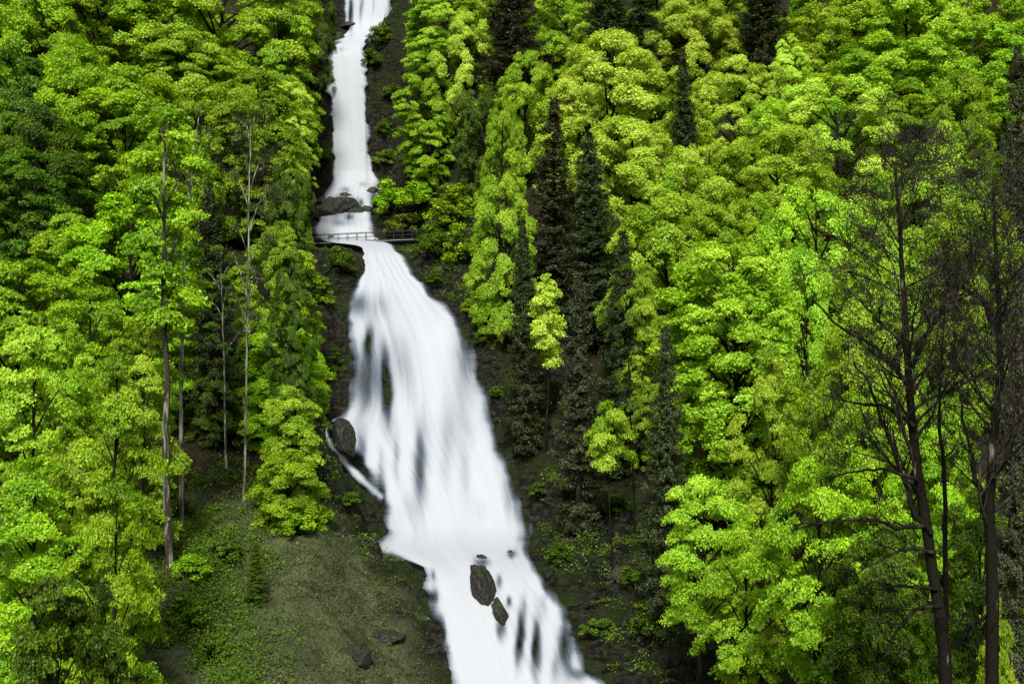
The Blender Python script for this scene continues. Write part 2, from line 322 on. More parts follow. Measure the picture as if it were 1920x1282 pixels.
def stream():
    """the veil of water over the stream bed, one row of points per photograph row of the course"""
    pys = rows; dd = np.interp(-pys, -C_py, C_d); wk = sm(470, 520, pys) * .85; dd = dd * (1 - wk) + soft(dd, 13) * wk; dd = soft(dd, 2); L = soft(np.interp(-pys, -C_py, CA[:, 2]), 2); Rr = soft(np.interp(-pys, -C_py, CA[:, 3]), 2)
    wd = 2.5 * sm(350, 320, pys); L = L - wd; Rr = Rr + wd
    kk = sm(455, 500, pys); Ls, Rs = soft(L, 24) * kk + soft(L, 5) * (1 - kk), soft(Rr, 24) * kk + soft(Rr, 5) * (1 - kk)
    L = L + fbm(pys * .07, 0, seed=51, o=4) * 4.0; Rr = Rr + fbm(pys * .07, 5, seed=54, o=4) * 4.0
    u = np.linspace(0, 1, n_u)[None]
    px = (Ls[:, None] * (1 - u) + Rs[:, None] * u) + (L - Ls)[:, None] * (1 - u) ** 5 + (Rr - Rs)[:, None] * u ** 5
    py = np.repeat(pys[:, None], n_u, 1); d = np.repeat(dd[:, None], n_u, 1)
    x = (px - CX) / FPX * d; z = (CY - py) / FPX * d
    flow = np.concatenate([[0], np.cumsum(np.hypot(np.diff(dd), np.diff((CY - pys) / FPX * dd)))])[:, None]
    a = u * 18.0 + .3 * noise(flow * .03, u * 2, seed=55)
    wave = .08 + .3 * sm(430, 520, py)
    off = .5 + .7 * 4 * u * (1 - u) + sm(0, .12, np.minimum(u, 1 - u)) * wave * (noise(u * 6 + 2, flow * .018, seed=56) + .3 * noise(a * 1.1, flow * .03, seed=57))
    V = np.stack([x, d - off, z + off * .25], -1)
    U = np.stack([a, np.repeat(flow, n_u, 1)], -1)
    return V, dens_at(px, py, np.repeat(u, len(pys), 0)), U
SV, SDn, SU = stream()
def water(label, lo, hi):
    k = np.where((rows <= lo + 1.7) & (rows >= hi))[0]; m = len(k)
    i = np.arange(m - 1)[:, None] * n_u; j = np.arange(n_u - 1)[None]
    F = np.stack([i + j, i + j + 1, i + n_u + j + 1, i + n_u + j], -1).reshape(-1, 4)
    me = mesh_np('waterfall', SV[k].reshape(-1, 3), F, {'veil': SDn[k].ravel()}, smooth=True, uv=SU[k].reshape(-1, 2))
    return obj('waterfall', me, WATER, kind='structure', label=label, category='waterfall')
water('highest white fall at the top edge, breaking over dark ledges', 56, -100)
water('short white rapid between the highest fall and the tall straight one', 91, 56)
water('tall straight white curtain of water falling between dark cliffs above the footbridge', 341, 91)
water('short broken cascade running between boulders behind the footbridge', 464, 341)
water('broad main fall of silky white water spreading below the footbridge', 1046, 464)
water('lowest white cascade splitting around a dark boulder at the bottom of the picture', 1690, 1046)

def trickle(pts, wid, label):
    q = np.array(pts, float); t = np.linspace(0, 1, len(q)); t2 = np.linspace(0, 1, len(q) * 6); px, py = soft(np.interp(t2, t, q[:, 0]), 2), soft(np.interp(t2, t, q[:, 1]), 2)
    C = np.array([hit(a, b, 120, 160) for a, b in zip(px, py)]); C[:, 1] = soft(np.min([np.roll(np.pad(C[:, 1], 6, mode='edge'), k)[6:-6] for k in range(-5, 6)], axis=0), 4); C[:, 0] = (px - CX) / FPX * C[:, 1]; C[:, 2] = (CY - py) / FPX * C[:, 1]
    n = 9; u = np.linspace(-1, 1, n)[None]; w = wid * (.75 + 1.0 * t2 ** 2 + .5 * fbm(t2 * 11, 2, seed=88))[:, None]; dx = np.gradient(C[:, 0]); dz = np.gradient(C[:, 2]); L = np.hypot(dx, dz) + 1e-6
    V = C[:, None] + u[..., None] * w[..., None] * np.stack([-dz / L, 0 * L, dx / L], -1)[:, None]; V[..., 1] -= .45 + .18 * (1 - u ** 2)
    m = len(C); i = np.arange(m - 1)[:, None] * n; j = np.arange(n - 1)[None]; F = np.stack([i + j, i + j + 1, i + n + j + 1, i + n + j], -1).reshape(-1, 4)
    fl = np.concatenate([[0], np.cumsum(np.linalg.norm(np.diff(C, axis=0), axis=1))])[:, None]
    me = mesh_np('waterfall', V.reshape(-1, 3), F, {'veil': (np.repeat(.95 * sm(0, .9, 1 - np.abs(u)), m, 0) * sm(0, .06, 1.03 - t2)[:, None] + .25 * fbm(t2 * 20, 1, seed=89)[:, None]).ravel()}, smooth=True, uv=np.stack([np.repeat(u * 2, m, 0).ravel(), np.repeat(fl, n, 1).ravel()], -1))
    obj('waterfall', me, WATER, kind='structure', label=label, category='waterfall')
trickle([(676, 790), (645, 782), (622, 788), (611, 803), (616, 826), (628, 843), (646, 863), (670, 890), (700, 916), (722, 936)], .38, 'thin white side trickle looping round a dark boulder on the left edge of the main fall')

# ------------------------------------------------------------------ boulders
def ico(sub):
    import bmesh
    b = bmesh.new(); bmesh.ops.create_icosphere(b, subdivisions=sub, radius=1); b.verts.ensure_lookup_table()
    V = np.array([v.co[:] for v in b.verts]); F = np.array([[v.index for v in f.verts] for f in b.faces]); b.free(); return V, F
IV, IF = ico(5)
def stone(seed):
    rg = np.random.default_rng(seed); V = IV * (1 + .16 * fbm(IV[:, 0] * 1.2, IV[:, 1] * 1.2, IV[:, 2] * 1.2, seed=seed, o=3))[:, None]
    for k in range(13):
        n = rg.normal(size=3); n /= np.linalg.norm(n); o = rg.uniform(.6, .88); V = V - np.maximum(0, V @ n - o)[:, None] * n * .92
    return V * 1.16 * (1 + .05 * fbm(V[:, 0] * 5, V[:, 1] * 5, V[:, 2] * 5, seed=seed + 5, o=3))[:, None]
def boulder(px, py, rx, ry, label, seed, tilt=0.0, back=0.0, group='boulders in the stream'):
    d = float(np.interp(-py, -C_py, C_d)) - back
    V = stone(seed)
    a, c = rx / FPX * d, ry / FPX * d
    V = V * np.array((a, (a + c) * .45, c)); t = R_(tilt)
    V = np.stack([V[:, 0] * math.cos(t) + V[:, 2] * math.sin(t), V[:, 1], -V[:, 0] * math.sin(t) + V[:, 2] * math.cos(t)], -1)
    o = obj('boulder', mesh_np('boulder', V, IF, smooth=True), ROCK, label=label, category='boulder', group=group)
    o.location = P3(px, py, d); return o
boulder(907, 1114, 23, 60, 'tall dark boulder splitting the lowest cascade', 1, -13, .9)
boulder(946, 1166, 13, 46, 'narrow dark rib of rock trailing below the boulder in the lowest cascade', 2, -24, .5)
boulder(646, 822, 20, 40, 'dark wet boulder behind the thin side trickle on the left edge of the main fall', 3, -6, 5.5)
boulder(640, 391, 40, 28, 'biggest mossy boulder in the middle of the pool behind the footbridge', 4, 4, .8)
boulder(609, 402, 25, 18, 'low mossy boulder left of the biggest one behind the footbridge', 5, 0, .9)
boulder(618, 378, 13, 10, 'rounded boulder on the upper left of the pool behind the footbridge', 6, 0, .6)
boulder(674, 353, 11, 6, 'small brown rock at the foot of the tall straight fall', 7, -4, .5)
boulder(652, 365, 6, 5, 'smallest rock at the foot of the tall straight fall', 8, 0, .5)
boulder(672, 383, 9, 6, 'rock in the white channel right of the biggest pool boulder', 9, 0, .5)
boulder(697, 362, 12, 9, 'slanting rock on the right side of the pool under the green mound', 10, -30, .6)
boulder(706, 378, 14, 9, 'dark rock on the right bank of the pool below the slanting one', 11, 0, .4)
boulder(661, 414, 6, 5, 'small rock in the spout just above the white ledge behind the bridge', 12, 0, .5)
boulder(627, 447, 12, 6, 'humped rock seen through the railing of the footbridge', 13, 0, .7)
boulder(599, 451, 9, 4, 'flat rock seen through the left end of the bridge railing', 14, 0, .7)
boulder(655, 47, 16, 5, 'flat dark ledge rock at the foot of the highest fall', 15, -6, .5)
boulder(655, 78, 20, 7, 'dark rock on the left bank between the highest fall and the tall straight one', 16, -6, -.4)
boulder(905, 1050, 13, 9, 'small wet rock at the lip above the dark splitting boulder', 17, 30, .1)
boulder(958, 1040, 9, 8, 'small wet rock at the right lip of the pool under the main fall', 18, 30, .1)
boulder(604, 374, 9, 8, 'little dark rock at the left margin of the pool under the tall straight fall', 24, 10, .5)
boulder(688, 396, 12, 9, 'dark rock below the white channel right of the biggest pool boulder', 25, -15, .5)
boulder(664, 398, 17, 13, 'dark angular rock on the right end of the biggest pool boulder', 19, 8, .9)
boulder(646, 372, 14, 9, 'dark rock leaning on the back of the biggest pool boulder', 20, -10, .6)
def bank_rock(px, py, r, label, seed, q=.6):
    p = hit(px, py); d = p[1]; m = r / FPX * d
    V = stone(seed) * np.array((m, m, m * q))
    o = obj('boulder', mesh_np('boulder', V, IF, smooth=True), ROCK, label=label, category='boulder', group='rocks on the banks'); o.location = p + np.array((0, 0, -m * q * .7))
boulder(626, 76, 22, 15, 'dark rock shoulder at the left brink of the tall straight fall', 22, 0, .2)
boulder(704, 84, 18, 16, 'dark rock at the right brink of the tall straight fall', 23, 0, .2)
bank_rock(1165, 1068, 24, 'pale-edged mossy rock on the dark slope right of the lowest cascade', 61)
bank_rock(715, 1180, 36, 'dark flat rock standing for a dark patch in the grassy slope left of the lowest cascade', 62, .4)  # rock shape standing for a soft dark patch on the slope
bank_rock(660, 1215, 44, 'broad dark rock standing for a dark patch low in the grassy slope, left of the flat one', 63, .5)  # sunken stone in place of another soft dark patch

# ------------------------------------------------------------------ footbridge
STEEL = plain_mat('dark_bridge_steel', (0.006, 0.006, 0.005), .7); DECK = plain_mat('weathered_deck', (0.02, 0.019, 0.016), .9); EDGE = plain_mat('pale_edge_strip', (0.34, 0.36, 0.38), .8)
RAIL = plain_mat('dark_rail_steel', (0.02, 0.02, 0.02), .7)
A, B = P3(560, 457.5, 195.0), P3(785, 446.5, 195.0); off = np.array((0, .75, 0)); UP = np.array((0, 0, 1.0))
br = empty('footbridge', (A + B) / 2, label='dark steel footbridge with thin railings crossing the stream above the main fall', category='footbridge')
def bpart(name, mb, mat, par=br, smooth=False):
    o = obj(name, mb.mesh(name, smooth), mat, par); o.matrix_parent_inverse.identity()
    if par is br: o.location = -br.location
    return o
m = MB(); m.box(A, B, 1.6, .12); bpart('deck', m, DECK)
for s in (-1, 1):
    m = MB(); m.box(A + s * off - UP * .13, B + s * off - UP * .13, .14, .55); bpart('girder', m, STEEL)
    m = MB(); m.box(A + s * (off + (0, .06, 0)) - UP * .015, B + s * (off + (0, .06, 0)) - UP * .2, .05, .07); bpart('edge_strip', m, EDGE)
    for k in range(13):
        q = A + (B - A) * (k + .3) / 13 + s * off; m = MB(); m.tube([q, q + UP * 1.2], .045, 6); bpart('post', m, RAIL)
    m = MB(); m.tube([A + s * off + UP * 1.2, B + s * off + UP * 1.2], .045, 6); bpart('handrail', m, RAIL)
    m = MB(); m.tube([A + s * off + UP * .6, B + s * off + UP * .6], .032, 6); bpart('midrail', m, RAIL)
for k in range(9):
    q = A + (B - A) * (k + .5) / 9; m = MB(); m.box(q - off * .9 - UP * .14, q + off * .9 - UP * .14, .12, .25); bpart('cross_beam', m, STEEL)

# ------------------------------------------------------------------ trees
rng = np.random.default_rng(7)
def leaves(C, Nrm, size, tint, rg, aspect=.62):
    """one folded-diamond face per leaf cluster at C with normal about Nrm"""
    n = len(C); t = rg.normal(size=(n, 3)); Nn = Nrm / (np.linalg.norm(Nrm, axis=1)[:, None] + 1e-9)
    t -= (t * Nn).sum(1)[:, None] * Nn; t /= np.linalg.norm(t, axis=1)[:, None] + 1e-9; b = np.cross(Nn, t)
    L = (size * rg.uniform(.6, 1.35, n))[:, None]
    V = np.stack([C - t * L * .55, C + b * L * aspect * .5 - t * L * .05 + Nn * L * .08, C + t * L * .55 - Nn * L * .1, C - b * L * aspect * .5 - t * L * .05 + Nn * L * .08], 1).reshape(-1, 3)
    return V, np.arange(n * 4).reshape(-1, 4), np.repeat(np.clip(tint, 0, 1), 4)
def tree_proto(name, seed, H=24.0, Rr=7.2, start=.15, boughs=46, sub=14, per=130, leaf=.28, bflat=.78, flat=.75, droop=.3, shape=(.4, .5), br=.31, clr=.8, trunk_r=.3, lobes=.2):
    """trunk with limbs; the crown is boughs of leaf clumps hung round an uneven envelope"""
    rg = np.random.default_rng(seed); tr = MB()
    lean = rg.normal(size=2) * (.5 if name not in ('high', 'thin') else .12)
    zz = np.linspace(-1.2, H * .93, 12); tx = lean[0] * np.sin(zz / H * 3) + rg.normal(size=12) * .08; ty = lean[1] * np.sin(zz / H * 2.5)
    tr.tube(np.stack([tx, ty, zz], -1), trunk_r * (1 - .85 * np.clip(zz / H, 0, 1)) * (1 + .5 * np.exp(-np.clip(zz, 0, 9) / .6)), 8)
    ph = rg.uniform(0, 6.3, 4); pk = shape[0] / (shape[0] + shape[1]); mx = pk ** shape[0] * (1 - pk) ** shape[1]
    def rho(t, a): return Rr * np.clip(t, .02, 1) ** shape[0] * np.clip(1 - t, .004, 1) ** shape[1] / mx * (1 + lobes * np.sin(2 * a + ph[0] + 3 * t) + lobes * .7 * np.sin(3 * a + ph[1] - 5 * t))
    CC, NN, TT = [], [], []
    for k in range(boughs):
        t = .97 * (1 - ((k + rg.uniform(0, .8)) / boughs) ** .85) + .015; a = k * 2.39996 + rg.normal() * .35
        r0 = float(rho(t, a)); RB = Rr * br * rg.uniform(.7, 1.25) * (.5 + .5 * (1 - t) ** .5 + .1)
        r = max(0, r0 - RB * .75) * rg.uniform(.75, 1.05)
        z = H * (start + (1 - start) * t) - RB * bflat * (.9 if t > .8 else .3); out = np.array((math.cos(a), math.sin(a), 0.0))
        c = out * r + (0, 0, z)
        base = np.array((np.interp(z - r * .6, zz, tx), np.interp(z - r * .6, zz, ty), max(z - r * .75 - 1, H * start * .6)))
        mid = (base + c) / 2 + np.array((0, 0, r * .10)); tr.tube([base, mid, c, c + out * RB * .7 - (0, 0, droop * RB * .4)], [.03 + .022 * r, .03 + .012 * r, .03, .012], 5)
        bt = rg.uniform(.08, .8)
        ns = int(sub * rg.uniform(.8, 1.3))
        for j in range(ns):
            q = rg.normal(size=3) + out * .7 + (0, 0, .35); q /= np.linalg.norm(q); q *= rg.uniform(.55, 1.08)
            cc = c + q * RB * np.array((1, 1, bflat)); cc[2] -= droop * (max(0, q @ out)) ** 2 * RB * .8
            if j % 3 == 0: tr.tube([c, cc], [.025, .01], 3)
            R0 = clr * rg.uniform(.55, 1.35); n = int(per * rg.uniform(.6, 1.25) * (R0 / clr) ** 1.3)
            p = rg.normal(size=(n, 3)); p /= np.linalg.norm(p, axis=1)[:, None]; p *= (rg.uniform(0, 1, n) ** .45)[:, None]
            o2 = np.array((q[0], q[1], 0)); pos = p * np.array((R0, R0, R0 * flat)); pos[:, 2] -= (pos @ o2) * droop * .8 + (pos[:, :2] ** 2).sum(1) * .15 * droop / max(R0, .3)
            CC.append(cc + pos + rg.normal(size=pos.shape) * .07)
            NN.append(p * .45 + np.array((0, 0, .4)) + out * .35 + q * .25 + rg.normal(size=(n, 3)) * .55)
            TT.append(bt + rg.normal() * .16 + rg.normal(size=n) * .2)
    C = np.concatenate(CC); V, F, T = leaves(C, np.concatenate(NN), np.full(len(C), leaf), np.concatenate(TT), rg)
    return dict(crown=mesh_np(name + '_crown', V, F, {'tint': T}), trunk=tr.mesh(name + '_trunk'), H=H, R=Rr)
def conifer_proto(name, seed, H=28.0, Rr=3.8, start=.06, gap=.9, dead=0.0):
    rg = np.random.default_rng(seed); tr = MB()
    zz = np.linspace(-1.2, H, 10); tr.tube(np.stack([rg.normal(size=10) * .05, rg.normal(size=10) * .05, zz], -1), .3 * (1 - .93 * np.clip(zz / H, 0, 1)), 8)
    CC, NN, SZ, TT = [], [], [], []
    z = H * start
    while z < H * .985:
        t = (z - H * start) / (H * (1 - start)); Lm = Rr * (1 - t) ** .75 * min(1, .55 + t * 3) + .25
        nb = 7 if t < .7 else 5; a0 = rg.uniform(0, 6.3)
        for b in range(nb):
            if rg.uniform() < .1 + dead: continue
            a = a0 + b * 2 * math.pi / nb + rg.normal() * .2; L = Lm * rg.uniform(.6, 1.15); o = np.array((math.cos(a), math.sin(a), 0)); s = np.array((-o[1], o[0], 0))
            dr = .45 * (1 - t) - .25 * t + rg.normal() * .08
            def bp(f): return np.array((0, 0, z + rg.normal() * .02)) + o * L * f + np.array((0, 0, 1)) * (-dr * L * f + .28 * L * f * f)
            tr.tube([bp(0), bp(.5), bp(1)], [.045, .03, .012], 3)
            n = int(40 + 75 * L); f = rg.uniform(.12, 1, n) ** .8; side = rg.normal(size=n) * (.12 + .13 * L * (1.2 - f))
            C = o * (L * f)[:, None] + s * side[:, None]; C[:, 2] += z - dr * L * f + .28 * L * f * f - np.abs(side) * .5 - rg.uniform(0, .45, n) * (.4 + f)
            CC.append(C); NN.append(np.array((0, 0, .8)) + o * .3 + rg.normal(size=(n, 3)) * .5); SZ.append(np.full(n, .27)); TT.append(rg.uniform(0, .7) + rg.normal(size=n) * .15 + f * .2)
        z += gap * rg.uniform(.75, 1.2) * (1 - .45 * t)
    V, F, T = leaves(np.concatenate(CC), np.concatenate(NN), np.concatenate(SZ), np.concatenate(TT), rg, .34)
    return dict(crown=mesh_np(name + '_crown', V, F, {'tint': T}), trunk=tr.mesh(name + '_trunk'), H=H, R=Rr)
def shrub_proto(name, seed, H=3.0, Rr=1.8, n_cl=34, per=75, leaf=.24):
    rg = np.random.default_rng(seed); tr = MB(); CC, NN, TT = [], [], []
    for k in range(n_cl):
        a = rg.uniform(0, 6.3); t = rg.uniform(.1, 1); r = Rr * math.sqrt(max(.03, 1 - (t * .95) ** 2)) * rg.uniform(.3, 1)
        c = np.array((math.cos(a) * r, math.sin(a) * r, H * t * .9))
        if k % 3 == 0: tr.tube([(0, 0, -.4), c * (.45, .45, .6), c], [.05, .03, .012], 4)
        n = per; q = rg.normal(size=(n, 3)); q /= np.linalg.norm(q, axis=1)[:, None]; q *= (rg.uniform(0, 1, n) ** .4)[:, None]
        R0 = rg.uniform(.35, .75); CC.append(c + q * np.array((R0, R0, R0 * .5)) - np.array((0, 0, .1)) * (q[:, :1] ** 2)); NN.append(q * .6 + np.array((0, 0, .8)) + rg.normal(size=(n, 3)) * .45)
        TT.append(rg.uniform(.1, .8) + rg.normal(size=n) * .18)
    V, F, T = leaves(np.concatenate(CC), np.concatenate(NN), np.full(len(np.concatenate(CC)), leaf), np.concatenate(TT), rg)
    return dict(crown=mesh_np(name + '_crown', V, F, {'tint': T}), trunk=tr.mesh(name + '_stem'), H=H, R=Rr)
PROTO = {
    'round1': tree_proto('round', 11, start=.1, shape=(.35, .38)), 'round2': tree_proto('round', 12, start=.08, shape=(.3, .42), boughs=54), 'round3': tree_proto('round', 13, start=.15, shape=(.42, .36)),
    'round4': tree_proto('round', 14, start=.05, shape=(.28, .4), boughs=62, br=.26), 'round5': tree_proto('round', 15, start=.1, shape=(.4, .34), boughs=40, br=.37, lobes=.3), 'round6': tree_proto('round', 16, start=.06, shape=(.25, .5), boughs=66, br=.24, lobes=.28, leaf=.25),
    'layer1': tree_proto('layered', 21, bflat=.42, flat=.34, droop=.45, clr=.9, br=.36, boughs=56, start=.06, shape=(.28, .42)), 'layer2': tree_proto('layered', 22, bflat=.45, flat=.38, droop=.5, clr=.85, br=.33, boughs=60, start=.06, shape=(.3, .4)),
    'layer3': tree_proto('layered', 23, bflat=.4, flat=.32, droop=.4, clr=.9, br=.36, boughs=44, start=.2, shape=(.35, .4)),
    'near1': tree_proto('near', 31, H=20, Rr=5, bflat=.32, flat=.28, droop=.42, clr=.75, br=.46, boughs=34, sub=15, per=120, leaf=.22, start=.04, shape=(.28, .4)),
    'near2': tree_proto('near', 32, H=20, Rr=5, bflat=.4, flat=.36, droop=.4, clr=.72, br=.42, boughs=38, sub=14, per=120, leaf=.21, start=.04, shape=(.25, .42)),
    'near3': tree_proto('near', 33, H=20, Rr=5, bflat=.36, flat=.34, droop=.5, clr=.72, br=.44, boughs=30, sub=13, per=105, leaf=.21, start=.42, shape=(.35, .45)),
    'bush': tree_proto('bush', 35, H=10, Rr=3.6, bflat=.55, flat=.45, droop=.45, clr=.6, br=.42, boughs=34, sub=13, per=110, leaf=.2, start=.03, shape=(.25, .4), trunk_r=.16),
    'big': tree_proto('big', 41, H=32, Rr=7.2, bflat=.6, flat=.5, droop=.4, clr=.8, br=.27, boughs=120, sub=12, per=110, leaf=.28, start=.12, shape=(.32, .42), lobes=.1),
    'high': tree_proto('high', 51, H=34, Rr=3.5, bflat=.4, flat=.35, droop=.4, clr=.8, br=.42, boughs=22, sub=10, per=80, leaf=.28, start=.5, shape=(.4, .5), trunk_r=.34),
    'thin': tree_proto('thin', 52, H=30, Rr=3.2, bflat=.4, flat=.35, droop=.4, clr=.7, br=.36, boughs=13, sub=6, per=46, leaf=.26, start=.45, shape=(.4, .5), trunk_r=.2),
    'tuft': tree_proto('tuft', 53, H=14, Rr=3, bflat=.4, flat=.3, droop=.45, clr=.7, br=.5, boughs=12, sub=12, per=90, leaf=.22, start=.62, shape=(.3, .5), trunk_r=.13),
    'sprig': tree_proto('sprig', 54, H=16, Rr=2, bflat=.6, flat=.4, droop=.4, clr=.7, br=.6, boughs=16, sub=9, per=80, leaf=.26, start=.5, shape=(.35, .4), trunk_r=.12),
    'spruce1': conifer_proto('spruce', 61), 'spruce2': conifer_proto('spruce', 62, Rr=3.0, dead=.12), 'spruce3': conifer_proto('spruce', 63, Rr=4.2, gap=1.0, dead=.05),
    'shrub1': shrub_proto('shrub', 71), 'shrub2': shrub_proto('shrub', 72, H=2.2, Rr=2.2), 'shrub3': shrub_proto('shrub', 73, H=4.4, Rr=1.6),
}
made = {}
def tree(kind, proto, cx, ty, d, hw, leaf, bark, label, group, cat='tree', rz=None, hr=(17, 34)):
    """crown top at column cx, row ty; d metres away; crown half width hw columns; stands on the hillside"""
    p = PROTO[proto]; lo, hi = hr
    def hgt(d): return (CY - ty) / FPX * d - float(Z((cx - CX) / FPX * d, d))
    q = (2.6 if kind == 'broadleaf_tree' and lo > 12 else 0) * hw / FPX
    while hgt(d) < max(lo, q * d) and d > 45: d -= 1.0
    while hgt(d) > hi and d < 290: d += 1.0
    x = (cx - CX) / FPX * d; zb = float(Z(x, d)); zt = (CY - ty) / FPX * d
    r = empty(kind, (x, d, zb), float(rng.uniform(0, 6.28)) if rz is None else rz, label=label, category=cat, group=group)
    sz = (zt - zb) / p['H']; sx = hw / FPX * d / p['R']; r.scale = (sx * float(rng.uniform(.88, 1.12)), sx * float(rng.uniform(.88, 1.12)), sz); r.rotation_euler = (float(rng.normal() * .03), float(rng.normal() * .03), r.rotation_euler[2])
    key = (proto,)
    if key not in made:
        made[key] = (obj('trunk', p['trunk'], BARK[bark], r), obj('crown', p['crown'], LEAF[leaf], r))
    else:
        for src, mat in zip(made[key], (BARK[bark], LEAF[leaf])):
            c = src.copy(); COL.objects.link(c); c.parent = r
            c.material_slots[0].link = 'OBJECT'; c.material_slots[0].material = mat
    return r
#TREES
GL, GR = 'broadleaf trees left of the falls', 'broadleaf trees right of the falls'
BT = 'broadleaf_tree'
LEFT = [
 # back row
 ('round1', 40, -70, 195, 110, 'beech', 'leafy tree in the top left corner of the wood'),
 ('layer1', 170, -90, 205, 120, 'beech', 'broad leafy tree at the top edge, second from the top left corner'),
 ('round2', 300, -80, 208, 105, 'bright', 'bright leafy tree at the top edge midway between left corner and highest fall'),
 ('round3', 425, -70, 203, 100, 'bright', 'leafy tree at the top edge with dark forked limbs showing'),
 ('layer2', 515, -40, 200, 64, 'beech', 'leafy tree at the top edge beside the stream, left bank'),
 ('round2', 588, -60, 238, 36, 'shade', 'dull shaded tree overhanging the left side of the highest fall'),
 # second row
 ('layer2', 20, 90, 168, 100, 'deep_shaded', 'dark green tree on the left edge under the corner tree'),
 ('round4', 140, 60, 168, 105, 'beech', 'dense leafy tree on the upper left with small rounded leaf clumps'),
 ('layer1', 255, 110, 164, 105, 'beech', 'leafy tree left of the bare grey crown, lit on its right side'),
 ('round1', 370, 140, 170, 90, 'bright', 'bright tree behind the pale forked trunks on the left'),
 ('layer2', 478, 120, 176, 85, 'beech', 'leafy tree behind the fine grey twiggy crown on the left'),
 ('layer1', 535, 140, 186, 44, 'lime', 'bright yellow green tree hanging beside the tall straight fall, left bank'),
 ('round3', 536, 300, 188, 34, 'shade', 'dull green tree on the left bank beside the pool'),
 # third row
 ('layer3', 60, 270, 146, 100, 'deep_shaded', 'dark shaded tree in the left edge gap'),
 ('layer1', 140, 390, 132, 85, 'beech', 'layered tree on the left with flat sprays above the lower left group'),
 ('layer2', 258, 335, 128, 105, 'beech', 'layered beech with level sprays left of the tall grey trunk'),
 ('layer1', 40, 470, 116, 110, 'beech', 'layered beech against the left edge at mid height'),
 ('near1', 175, 500, 110, 100, 'beech', 'layered beech with tiered sprays at left mid height, below the level sprayed one'),
 ('near2', 255, 560, 106, 75, 'bright', 'bright tiered tree just left of the tall grey trunk'),
 # fourth row
 ('near1', 55, 600, 90, 125, 'bright', 'big bright layered tree at the left edge, lower half'),
 ('near2', 175, 655, 86, 105, 'beech', 'layered tree reaching right toward the tall grey trunk, lower left'),
 ('near1', 60, 850, 79, 130, 'beech', 'leafy tree at the left edge near the bottom'),
 ('near2', 195, 895, 82, 95, 'beech', 'leafy tree left of the foot of the tall grey trunk'),
 ('near1', 95, 1060, 70, 130, 'deep_shaded', 'dark shaded tree in the bottom left corner'),
 ('near2', 235, 1080, 74, 70, 'deep_shaded', 'low leafy tree right of the bottom left corner tree'),
 # beside the stream
 ('layer2', 525, 410, 152, 62, 'beech', 'layered tree right of the pale twin trunks, left bank'),
 ('layer1', 556, 480, 158, 34, 'shade', 'thin dull tree on the left bank below the bridge end'),
 ('bush', 520, 600, 136, 62, 'beech', 'layered tree with tiered sprays left of the main fall'),
 ('bush', 546, 722, 122, 46, 'bright', 'brilliant yellow green tree standing beside the main fall, left bank'),
 ('bush', 540, 840, 118, 60, 'beech', 'leafy tree below the brilliant one beside the main fall'),
 ('bush', 500, 700, 128, 48, 'beech', 'leafy young tree between the pale trunks and the brilliant tree'),
 ('bush', 588, 640, 140, 30, 'beech', 'small leafy tree on the rock edge above the brilliant tree'),
 ('bush', 395, 690, 126, 40, 'shade', 'shaded young tree between the tall grey trunk and the pale trunks'),
 ('round4', 100, -20, 185, 90, 'beech', 'leafy tree wedged between the corner tree and the broad one at the top left'),
 ('layer1', 355, 40, 188, 80, 'bright', 'bright tree under the forked limb tree at the top left'),
 ('round2', 85, 190, 155, 90, 'deep_shaded', 'dark tree inside the upper left wood, above the layered ones'),
 ('round1', 330, 230, 150, 75, 'beech', 'leafy tree just behind the top of the tall grey trunk'),
 ('layer2', 120, 600, 100, 90, 'bright', 'bright layered tree between the left edge and the tiered sprays'),
 ('near2', 150, 790, 83, 90, 'bright', 'bright layered tree low on the left between edge and grey trunk'),
]
